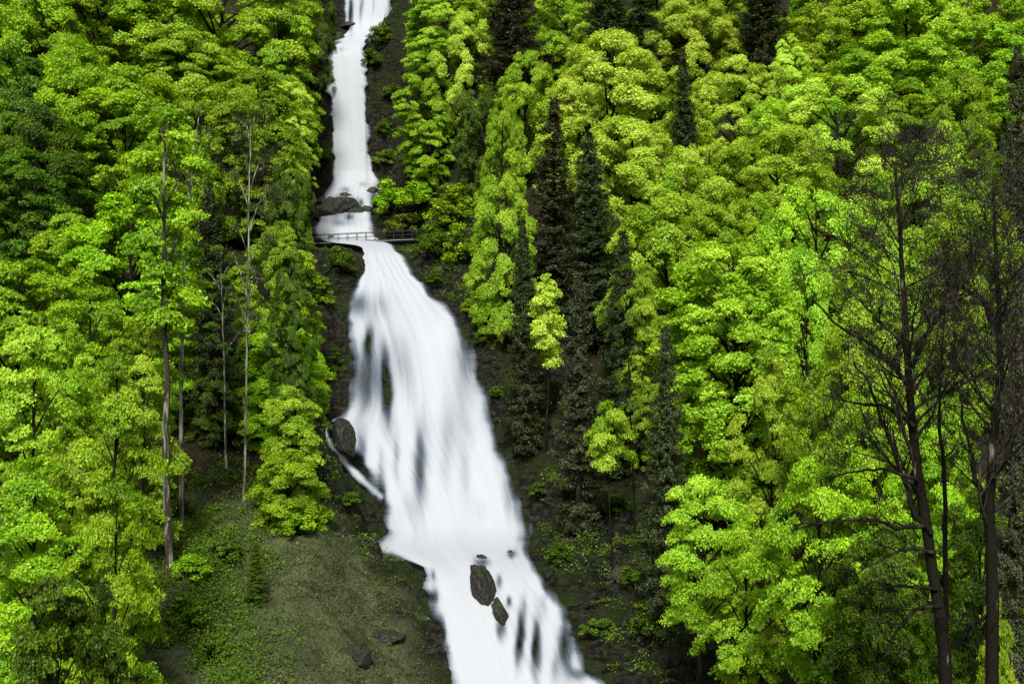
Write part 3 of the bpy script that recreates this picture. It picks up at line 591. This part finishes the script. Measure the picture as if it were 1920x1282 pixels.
RIGHT = [
 ('round1', 920, -60, 225, 55, 'bright', 'leafy tree at the top edge left of the tall dark spruce'),
 ('round4', 1230, -110, 235, 70, 'beech', 'leafy tree at the top edge behind the tall lime tree'),
 ('round2', 1345, -90, 235, 60, 'beech', 'leafy tree at the top edge left of the wide dark spruce'),
 ('round3', 1500, -110, 235, 75, 'beech', 'leafy tree at the top edge right behind the wide dark spruce'),
 ('round4', 1630, -60, 222, 90, 'bright', 'bright tree at the top edge between two broader crowns on the right'),
 ('round1', 1880, 20, 190, 80, 'beech', 'leafy tree against the right edge above the black spruce'),
 ('round2', 1640, 60, 195, 85, 'beech', 'green tree in the second row of the upper right wood'),
 ('round1', 1490, 160, 182, 60, 'bright', 'bright tree beneath the small pale one at the upper right'),
 ('round4', 1230, 120, 188, 70, 'bright', 'bright tree beside the right flank of the big domed lime tree'),
 ('round3', 1080, 130, 186, 60, 'lime', 'lime tree under the left flank of the big domed lime tree'),
 ('round1', 1730, 300, 150, 80, 'bright', 'bright tree right behind the left bare grey crown'),
 ('round2', 1500, 450, 124, 70, 'bright', 'bright tree between the huge leafy tree and the bare crowns'),
 ('round4', 1280, 300, 158, 70, 'bright', 'bright tree in the crowd above the huge leafy tree, left part'),
 ('near2', 1440, 640, 104, 60, 'bright', 'shaded tree tucked behind the huge leafy tree on its right'),
 ('near1', 1610, 560, 104, 80, 'bright', 'bright tree at mid height behind the long bare limbs'),
 ('near2', 1820, 640, 90, 65, 'beech', 'leafy tree right of the leaning trunk at mid height'),
 ('layer1', 832, -50, 220, 62, 'bright', 'bright tree right of the highest fall at the top edge'),
 ('round2', 872, 15, 208, 48, 'lime', 'pale yellow green tree left of the tall dark spruce at the top'),
 ('layer2', 806, 110, 222, 46, 'beech', 'leafy tree hanging over the dark cliff right of the tall straight fall'),
 ('round3', 900, 150, 206, 40, 'shade', 'dull green tree under the pale yellow one beside the tall spruce'),
 ('round1', 1060, -60, 228, 60, 'bright', 'bright tree at the top edge between the two dark spruces'),
 ('round4', 1140, 45, 182, 105, 'lime', 'big domed pale lime tree right of the top centre'),
 ('round1', 985, 88, 188, 55, 'bright', 'bright rounded tree left of the big domed lime tree'),
 ('round2', 1295, -20, 204, 70, 'lime', 'tall lime tree at the top edge right of the big dome'),
 ('layer2', 1490, 60, 200, 38, 'lime', 'small pale tree standing in front of the dark spruce at the top right'),
 ('round1', 1575, -10, 210, 80, 'bright', 'rounded tree at the top edge right of the dark spruce'),
 ('round2', 1700, -50, 210, 105, 'bright', 'broad tree at the top edge, second from the right corner'),
 ('round3', 1820, -30, 200, 90, 'beech', 'leafy tree at the top edge in the right corner'),
 ('round4', 1570, 135, 174, 95, 'lime', 'domed lime tree above the bare grey crowns, left of centre in the right wood'),
 ('round1', 1395, 105, 184, 75, 'lime', 'lime tree with rounded top below the dark spruce at the upper right'),
 ('layer2', 1690, 150, 180, 80, 'beech', 'green tree behind the domed lime trees on the upper right'),
 ('round2', 1800, 130, 172, 70, 'beech', 'darker leafy tree left of the black spruce on the right edge'),
 ('round4', 1775, 218, 152, 95, 'bright', 'domed bright tree left of the black spruce, above the bare crowns'),
 ('round2', 1185, 215, 166, 90, 'lime', 'lime tree below the big dome, right of the slim dark spruce'),
 ('round1', 1315, 250, 162, 80, 'lime', 'lime tree in the middle of the right wood'),
 ('round3', 1450, 235, 164, 90, 'bright', 'bright tree in the middle of the right wood, right of the dark gap'),
 ('round4', 955, 320, 178, 50, 'bright', 'bright tree left of the slim dark spruce above the dark bank'),
 ('round1', 945, 185, 196, 38, 'beech', 'green tree under the tall dark spruce at the top'),
 ('round2', 1245, 360, 142, 85, 'bright', 'bright tree above the huge leafy tree, on its left'),
 ('round1', 1340, 330, 150, 80, 'bright', 'bright tree directly above the huge leafy tree'),
 ('layer2', 1440, 390, 140, 55, 'beech', 'green tree behind the right shoulder of the huge leafy tree'),
 ('big', 1368, 440, 116, 132, 'bright', 'huge dense leafy tree hanging down right of the main fall'),
 ('near1', 1205, 490, 132, 42, 'bright', 'slender bright tree left of the huge leafy tree'),
 ('round3', 1555, 330, 138, 85, 'bright', 'bright tree left of the bare grey crowns'),
 ('round1', 1655, 400, 128, 75, 'bright', 'bright tree showing through the left bare grey crown'),
 ('round2', 1810, 330, 140, 80, 'beech', 'green tree behind the bare crowns at the right'),
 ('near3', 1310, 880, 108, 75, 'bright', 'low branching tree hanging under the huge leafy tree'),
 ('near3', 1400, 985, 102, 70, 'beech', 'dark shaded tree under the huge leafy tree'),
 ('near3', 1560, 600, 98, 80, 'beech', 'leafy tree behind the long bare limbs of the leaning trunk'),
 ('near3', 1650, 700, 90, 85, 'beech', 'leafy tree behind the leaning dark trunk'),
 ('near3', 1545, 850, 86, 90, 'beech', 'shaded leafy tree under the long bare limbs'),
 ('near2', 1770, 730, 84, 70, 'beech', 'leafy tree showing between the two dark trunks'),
 ('near3', 1840, 900, 74, 70, 'deep_shaded', 'low leafy tree behind the rightmost dark trunk'),
 ('near3', 1665, 950, 78, 75, 'deep_shaded', 'shaded tree left of the foot of the leaning trunk'),
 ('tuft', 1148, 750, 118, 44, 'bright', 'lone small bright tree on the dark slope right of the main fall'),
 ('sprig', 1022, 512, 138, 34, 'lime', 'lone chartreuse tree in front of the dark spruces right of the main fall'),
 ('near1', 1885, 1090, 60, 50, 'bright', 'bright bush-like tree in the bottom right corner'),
 ('near1', 1720, 1180, 56, 70, 'deep_shaded', 'low leafy growth round the foot of the leaning trunk'),
]
LOW = {'leafy young tree between the pale trunks and the brilliant tree', 'small leafy tree on the rock edge above the brilliant tree', 'brilliant yellow green tree standing beside the main fall, left bank', 'leafy tree below the brilliant one beside the main fall', 'shaded young tree between the tall grey trunk and the pale trunks', 'layered tree with tiered sprays left of the main fall'}
for rows_, gr in ((LEFT, GL), (RIGHT, GR)):
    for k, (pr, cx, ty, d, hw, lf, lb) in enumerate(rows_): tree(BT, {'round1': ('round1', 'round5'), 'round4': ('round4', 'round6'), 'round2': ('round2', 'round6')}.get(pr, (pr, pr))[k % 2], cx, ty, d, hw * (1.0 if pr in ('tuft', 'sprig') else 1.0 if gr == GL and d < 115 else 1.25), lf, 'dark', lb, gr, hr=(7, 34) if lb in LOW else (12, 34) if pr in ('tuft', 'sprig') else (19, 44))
CON = [
 ('spruce3', 962, -90, 218, 62, 'needle_brown', 'tall dark spruce at the top edge between the pale and the domed lime trees'),
 ('spruce1', 1130, -80, 232, 60, 'needle', 'dark spruce at the top edge behind the big domed lime tree'),
 ('spruce2', 1205, -60, 222, 45, 'needle', 'dark spruce at the top edge right of the big domed lime tree'),
 ('spruce2', 1292, 85, 196, 32, 'needle', 'thin dark spruce standing between two lime trees'),
 ('spruce3', 1425, -90, 218, 70, 'needle_brown', 'wide dark spruce at the top edge right of centre'),
 ('spruce2', 1040, 185, 164, 50, 'needle_brown', 'slim brown spruce right of the main fall, left of a pair'),
 ('spruce1', 1112, 240, 152, 58, 'needle', 'slim dark spruce right of the main fall, right of a pair'),
 ('spruce1', 1160, 420, 136, 48, 'needle', 'dark spruce half hidden behind the slender bright tree left of the huge leafy one'),
 ('spruce2', 1085, 500, 140, 44, 'needle_brown', 'dark brown spruce below the slim pair, behind the chartreuse tree'),
 ('spruce1', 985, 400, 172, 40, 'needle', 'dark spruce under the bright tree above the dark bank'),
 ('spruce3', 1250, 600, 124, 50, 'needle', 'dark spruce in the shade behind the huge leafy tree'),
 ('spruce3', 1910, 80, 92, 55, 'needle_brown', 'black spruce cut by the right edge of the picture'),
 ('spruce1', 1895, 480, 66, 50, 'needle_brown', 'dark spruce behind the rightmost trunk at the right edge'),
 ('spruce1', 400, 330, 160, 55, 'needle', 'added black spruce darkening the gap behind the pale trunks'),  # spruce added only to darken a black gap between the trunks
 ('spruce2', 558, 370, 186, 18, 'needle', 'small dark spruce at the left end of the footbridge'),
 ('spruce3', 480, 1015, 106, 22, 'shade', 'young green fir on the slope above the open grass'),
]
for pr, cx, ty, d, hw, lf, lb in CON: tree('spruce', pr, cx, ty, d, hw * 1.3, lf, 'dark', lb, 'dark conifers among the broadleaf trees', 'conifer', hr=(5, 9) if hw in (22, 18) else (12, 30) if hw < 30 else (26, 40))
tree('tall_trunk_tree', 'high', 316, 170, hit(310, 1085)[1], 80, 'beech', 'grey', 'tall tree with long bare grey trunk standing in front of the left wood', 'tall slender trees left of the main fall', rz=.4, hr=(5, 60))
tree('tall_trunk_tree', 'thin', 458, 190, hit(450, 940)[1], 50, 'olive', 'pale', 'slender tree with the longer pale trunk left of the main fall', 'tall slender trees left of the main fall', rz=2.0, hr=(5, 60))
tree('tall_trunk_tree', 'thin', 424, 440, hit(418, 880)[1], 40, 'shade', 'pale', 'slender tree with the shorter pale trunk left of the main fall', 'tall slender trees left of the main fall', rz=4.1, hr=(5, 60))
tree('tall_trunk_tree', 'thin', 1192, 470, hit(1192, 1010)[1], 36, 'shade', 'lichen', 'thin dark tree with a bare speckled trunk left of the huge leafy tree', 'tall slender trees right of the main fall', rz=1.0, hr=(5, 60))
tree('tall_trunk_tree', 'thin', 548, 330, 178, 24, 'shade', 'grey', 'thin tree beside the left end of the footbridge', 'tall slender trees left of the main fall', rz=3.0)
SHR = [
 ('shrub2', 812, 520, 22, 'deep_shaded', 'low green shrub on the right bank just below the footbridge end'), ('shrub1', 905, 640, 20, 'shade', 'dull shrub on the right bank where the main fall is steepest'), ('shrub2', 940, 735, 24, 'deep_shaded', 'dark green cushion of leaves on the right bank halfway down the main fall'),
 ('shrub2', 1010, 915, 26, 'shade', 'dull cushion of leaves on the right bank above the pool of the main fall'), ('shrub1', 1050, 1040, 24, 'deep_shaded', 'dark shrub on the right bank beside the top of the lowest cascade'), ('shrub2', 1120, 1170, 34, 'shade', 'dull spreading shrub on the dark slope right of the lowest cascade'),
 ('shrub1', 1215, 1180, 40, 'shade', 'dull shrub low on the dark slope between cascade and leafy trees'), ('shrub3', 628, 690, 18, 'deep_shaded', 'narrow green shrub on the rock left of the main fall'), ('shrub2', 655, 945, 26, 'deep_shaded', 'dark green shrub on the rock below the side trickle'), ('shrub2', 1150, 940, 36, 'shade', 'dull shrub under the lone small bright tree'),
 ('shrub2', 735, 170, 24, 'shade', 'small shrub hanging on the upper cliff right of the tall straight fall'), ('shrub1', 722, 250, 18, 'deep_shaded', 'tiny shrub halfway up the cliff right of the tall straight fall'), ('shrub2', 730, 310, 30, 'moss', 'green shrub at the foot of the cliff right of the tall straight fall'), ('shrub1', 780, 250, 30, 'shade', 'dull shrub on the cliff under the overhanging leafy tree'),
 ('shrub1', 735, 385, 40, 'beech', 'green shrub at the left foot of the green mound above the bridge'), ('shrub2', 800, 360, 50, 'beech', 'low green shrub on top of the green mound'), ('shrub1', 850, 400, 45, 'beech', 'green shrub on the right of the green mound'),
 ('shrub2', 770, 425, 45, 'moss', 'spreading shrub behind the right half of the bridge railing'), ('shrub1', 815, 470, 40, 'deep_shaded', 'green shrub at the right end of the footbridge'), ('shrub3', 860, 480, 30, 'beech', 'upright green shrub right of the footbridge end'),
 ('shrub1', 905, 470, 40, 'deep_shaded', 'dark green shrub on the bank under the slim brown spruce'), ('shrub2', 880, 570, 28, 'beech', 'small bright shrub clinging to the dark rock right of the main fall'), ('shrub3', 960, 640, 22, 'deep_shaded', 'narrow green shrub on the dark slope right of the main fall'),
 ('shrub1', 1000, 800, 18, 'beech', 'tiny bright shrub at the right edge of the main fall'), ('shrub1', 640, 500, 30, 'deep_shaded', 'green shrub on the rock under the left half of the footbridge'), ('shrub3', 605, 560, 20, 'beech', 'upright green shrub left of the main fall crest'),
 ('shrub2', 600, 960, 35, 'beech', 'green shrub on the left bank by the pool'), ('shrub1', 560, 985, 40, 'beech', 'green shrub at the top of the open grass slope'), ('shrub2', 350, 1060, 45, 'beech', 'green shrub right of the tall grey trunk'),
 ('shrub1', 420, 1040, 35, 'shade', 'dull shrub between the tall grey trunk and the young fir'), ('shrub1', 345, 1160, 45, 'deep_shaded', 'dark shrub under the tall grey trunk'), ('shrub2', 410, 1210, 50, 'deep_shaded', 'spreading shrub at the left of the open grass slope'), ('shrub1', 330, 960, 35, 'shade', 'dull shrub right beside the tall grey trunk'),
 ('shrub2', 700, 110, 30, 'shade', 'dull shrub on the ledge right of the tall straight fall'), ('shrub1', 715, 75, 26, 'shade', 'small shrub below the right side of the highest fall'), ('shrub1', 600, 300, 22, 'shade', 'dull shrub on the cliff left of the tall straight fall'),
 ('shrub2', 1080, 900, 40, 'shade', 'dull shrub on the dark slope right of the main fall'), ('shrub1', 1180, 1090, 22, 'deep_shaded', 'small shrub by the pale-edged rock'), ('shrub1', 1800, 1240, 60, 'deep_shaded', 'leafy shrub at the foot of the rightmost dark trunk'), ('shrub2', 1900, 1200, 60, 'deep_shaded', 'low shrub in the bottom right corner'),
 ('shrub1', 1330, 1130, 40, 'deep_shaded', 'dark shrub in the shadow under the huge leafy tree'),
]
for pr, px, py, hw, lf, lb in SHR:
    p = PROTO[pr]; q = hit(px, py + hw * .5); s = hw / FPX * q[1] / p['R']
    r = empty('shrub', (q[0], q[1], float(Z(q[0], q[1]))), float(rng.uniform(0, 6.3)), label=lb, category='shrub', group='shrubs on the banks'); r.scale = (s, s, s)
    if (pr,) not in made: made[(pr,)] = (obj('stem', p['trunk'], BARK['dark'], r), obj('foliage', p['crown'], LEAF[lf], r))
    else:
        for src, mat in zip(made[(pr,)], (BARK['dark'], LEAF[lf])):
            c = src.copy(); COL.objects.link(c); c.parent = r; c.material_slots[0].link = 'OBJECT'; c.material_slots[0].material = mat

# ------------------------------------------------------------------ bare trees
def grow(mb, p, dr, L, r, lev, rg, up=.12, wig=.22, kids=(5, 4, 4, 3), minr=.011):
    n = 6; pts = [p]; d = dr / np.linalg.norm(dr)
    for k in range(n):
        d = d + rg.normal(size=3) * wig * .5 + np.array((0, 0, up * .35)); d /= np.linalg.norm(d); pts.append(pts[-1] + d * L / n)
    pts = np.array(pts); rad = np.linspace(r, max(minr, r * .35), n + 1); mb.tube(pts, rad, 6 if r > .06 else 4 if r > .03 else 3)
    if lev >= len(kids): return
    for k in range(kids[lev]):
        f = rg.uniform(.3, 1.0); i = min(n - 1, int(f * n)); q = pts[i] + (pts[i + 1] - pts[i]) * (f * n - i)
        t = pts[i + 1] - pts[i]; t /= np.linalg.norm(t); s = rg.normal(size=3); s -= (s @ t) * t; s /= np.linalg.norm(s)
        grow(mb, q, t * .75 + s * .75, L * rg.uniform(.4, .68), max(minr, rad[i] * .6), lev + 1, rg, up, wig, kids, minr)
def bare_tree(path, r0, r1, d, limbs, label, seed, bark='lichen', twig='twig', n_br=16, blen=3.4, kids=(4, 4, 3), fstart=.35, minr=.010, group='bare leafless trees'):
    """trunk along photograph points at distance d; limbs traced the same way with their own distance offsets"""
    rg = np.random.default_rng(seed); pts = np.array([P3(a, b, d + (c if (c := 0) else 0)) for a, b in path])
    base = pts[0].copy(); base[2] = float(Z(base[0], base[1])) - .3
    if base[2] < pts[0][2]: pts = np.vstack([base, pts])
    r = empty('bare_tree', base, label=label, category='tree', group=group)
    t = np.linspace(0, 1, len(pts)); tt = np.linspace(0, 1, len(pts) * 4); P = np.stack([np.interp(tt, t, pts[:, k]) for k in range(3)], -1); P[:, 1] += np.cumsum(rg.normal(size=len(tt)) * .05)
    tr = MB(); tr.tube(P - base, np.linspace(r0, r1, len(tt)), 10); obj('trunk', tr.mesh('bare_trunk'), BARK[bark], r)
    for lb in limbs:
        off = rg.uniform(-1.5, 2.5); Q = np.array([P3(a, b, d + off * k / max(1, len(lb[1]) - 1)) for k, (a, b) in enumerate(lb[1])])
        m = MB(); tl = np.linspace(0, 1, len(Q)); t2 = np.linspace(0, 1, len(Q) * 3); QQ = np.stack([np.interp(t2, tl, Q[:, k]) for k in range(3)], -1) + rg.normal(size=(len(t2), 3)) * .03
        rad = np.linspace(lb[0], max(.02, lb[0] * .25), len(t2)); m.tube(QQ - base, rad, 6)
        for k in range(int(len(t2) * .9)):
            i = rg.integers(2, len(t2) - 1); s = rg.normal(size=3); s[2] = abs(s[2]) * .6; grow(m, QQ[i] - base, (QQ[i + 1] - QQ[i]) * 1.5 + s * .6, rg.uniform(.7, 1.7), max(.014, rad[i] * .45), 0, rg, .1, .3, (3, 3), minr)
        obj('limb', m.mesh('bare_limb'), BARK['dark'], r)
    m = MB()
    for k in range(n_br):
        f = fstart + (1 - fstart) * (k + .5) / n_br; i = min(len(tt) - 2, int(f * len(tt))); a = rg.uniform(0, 6.3); s = np.array((math.cos(a), math.sin(a), rg.uniform(.5, 1.3)))
        grow(m, P[i] - base, s, blen * (1.15 - .6 * f) * rg.uniform(.7, 1.2), max(.03, (r0 + (r1 - r0) * f) * .4), 0, rg, .16, .25, kids, minr)
    obj('twigs', m.mesh('bare_twigs'), BARK[twig], r); return r
bare_tree([(1775, 1240), (1765, 1150), (1745, 1010), (1725, 880), (1712, 760), (1705, 650), (1700, 560), (1694, 470), (1690, 380), (1685, 310)], .29, .04, 52,
    [(.13, [(1748, 1000), (1715, 960), (1690, 890), (1660, 800), (1630, 720), (1600, 680)]), (.11, [(1736, 985), (1690, 990), (1640, 975), (1560, 975), (1480, 990)]), (.10, [(1722, 900), (1670, 880), (1620, 880), (1550, 895)]),
     (.09, [(1752, 1035), (1700, 1025), (1650, 1050), (1590, 1085)]), (.09, [(1760, 1105), (1690, 1100), (1620, 1105)]), (.10, [(1768, 1135), (1720, 1140), (1680, 1180), (1655, 1240)]),
     (.12, [(1715, 740), (1680, 690), (1640, 650), (1570, 610), (1520, 560)]), (.10, [(1710, 690), (1740, 620), (1780, 560), (1800, 480)]), (.09, [(1718, 800), (1660, 760), (1600, 755), (1540, 740)])],
    'leaning dark trunk with long bare limbs spreading left and a twiggy grey crown', 81, n_br=34, blen=4.4, kids=(6, 6, 4))
bare_tree([(1862, 1195), (1860, 1080), (1855, 960), (1862, 820), (1872, 700), (1870, 600), (1865, 480), (1860, 360)], .28, .05, 50,
    [(.12, [(1855, 960), (1830, 900), (1815, 820), (1800, 740)]), (.12, [(1866, 620), (1840, 560), (1790, 530), (1740, 540)]), (.1, [(1860, 1150), (1820, 1170), (1790, 1215)])],
    'thick dark bare trunk nearest the right edge', 82, n_br=34, blen=4.2, kids=(6, 5, 4))
bare_tree([(1772, 1060), (1770, 950), (1768, 860), (1760, 800), (1762, 700), (1770, 620), (1775, 560)], .13, .03, 58, [(.05, [(1768, 860), (1800, 830), (1840, 835)])],
    'thin straight dark stem between the two dark trunks', 83, n_br=10, blen=2.2)
bare_tree([(468, 480), (466, 380), (470, 300), (478, 220)], .13, .03, 150, [(.06, [(467, 400), (495, 330), (505, 250)]), (.06, [(467, 420), (440, 340), (445, 270)])],
    'fine grey twiggy crown above the pale trunk left of the tall straight fall', 84, bark='pale', twig='twig', n_br=16, blen=4.2, kids=(5, 4, 3), minr=.02)
bare_tree([(340, 700), (345, 520), (352, 420), (362, 320), (375, 220)], .2, .04, 112, [(.09, [(352, 410), (330, 340), (322, 250), (335, 190)]), (.08, [(360, 330), (385, 290), (410, 230)]), (.07, [(348, 470), (390, 440), (430, 395)])],
    'pale forked trunk with bare twigs in front of the left wood', 85, bark='pale', twig='twig', n_br=14, blen=3.2, kids=(4, 4, 3), minr=.016)

# ------------------------------------------------------------------ undergrowth: countless small leaves on the slopes
def cover(name, label, n, xr, dr, keep, mat, size, hgt, seed):
    rg = np.random.default_rng(seed); x = rg.uniform(*xr, n); d = rg.uniform(*dr, n); k = keep(x, d) > rg.uniform(0, 1, n); x, d = x[k], d[k]
    m = 11; C = np.stack([x, d, Z(x, d)], -1); C = np.repeat(C, m, 0) + rg.normal(size=(len(C) * m, 3)) * np.array((.28, .28, 0)); C[:, 2] += rg.uniform(0, 1, len(C)) ** 1.3 * hgt
    V, F, T = leaves(C, np.array((0, -.35, .8)) + rg.normal(size=C.shape) * .5, np.full(len(C), size), np.repeat(rg.uniform(.1, .9, len(x)), m) + rg.normal(size=len(C)) * .15, rg)
    obj(name, mesh_np(name, V, F, {'tint': T}), mat, kind='stuff', label=label, category='undergrowth')
def keep_grass(x, d): return grass_mask(x, d) * (.25 + .75 * sm(-.15, .35, fbm(x * .25, d * .25, seed=71))) * sm(.3, 1.6, slopes(x, d)[2])
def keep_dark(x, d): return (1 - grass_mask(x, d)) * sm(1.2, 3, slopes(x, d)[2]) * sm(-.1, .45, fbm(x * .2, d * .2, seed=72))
cover('grass', 'muted green grass and weeds on the open slopes', 26000, (-45, 5), (88, 216), keep_grass, LEAF['turf'], .17, .5, 91)
def keep_weed(x, d):
    t = x / d * FPX + CX
    return sm(126, 118, d) * sm(86, 92, d) * sm(560, 400, t + 60 * fbm(x * .2, d * .2, seed=74)) * sm(.0, .5, fbm(x * .3, d * .3, seed=73) + .25)
cover('weeds', 'green tall weeds along the left edge of the open grass slope', 16000, (-42, -12), (86, 126), keep_weed, LEAF['deep_shaded'], .2, .9, 93)
def keep_bank(x, d): s = slopes(x, d)[2]; return sm(.8, 1.8, s) * sm(20, 14, s) * sm(.05, .4, fbm(x * .25, d * .25, seed=75)) * (1 - grass_mask(x, d))
cover('ferns', 'small ferns and moss tufts clinging to the dark rock banks', 26000, (-50, 28), (95, 235), keep_bank, LEAF['deep_shaded'], .17, .3, 94)
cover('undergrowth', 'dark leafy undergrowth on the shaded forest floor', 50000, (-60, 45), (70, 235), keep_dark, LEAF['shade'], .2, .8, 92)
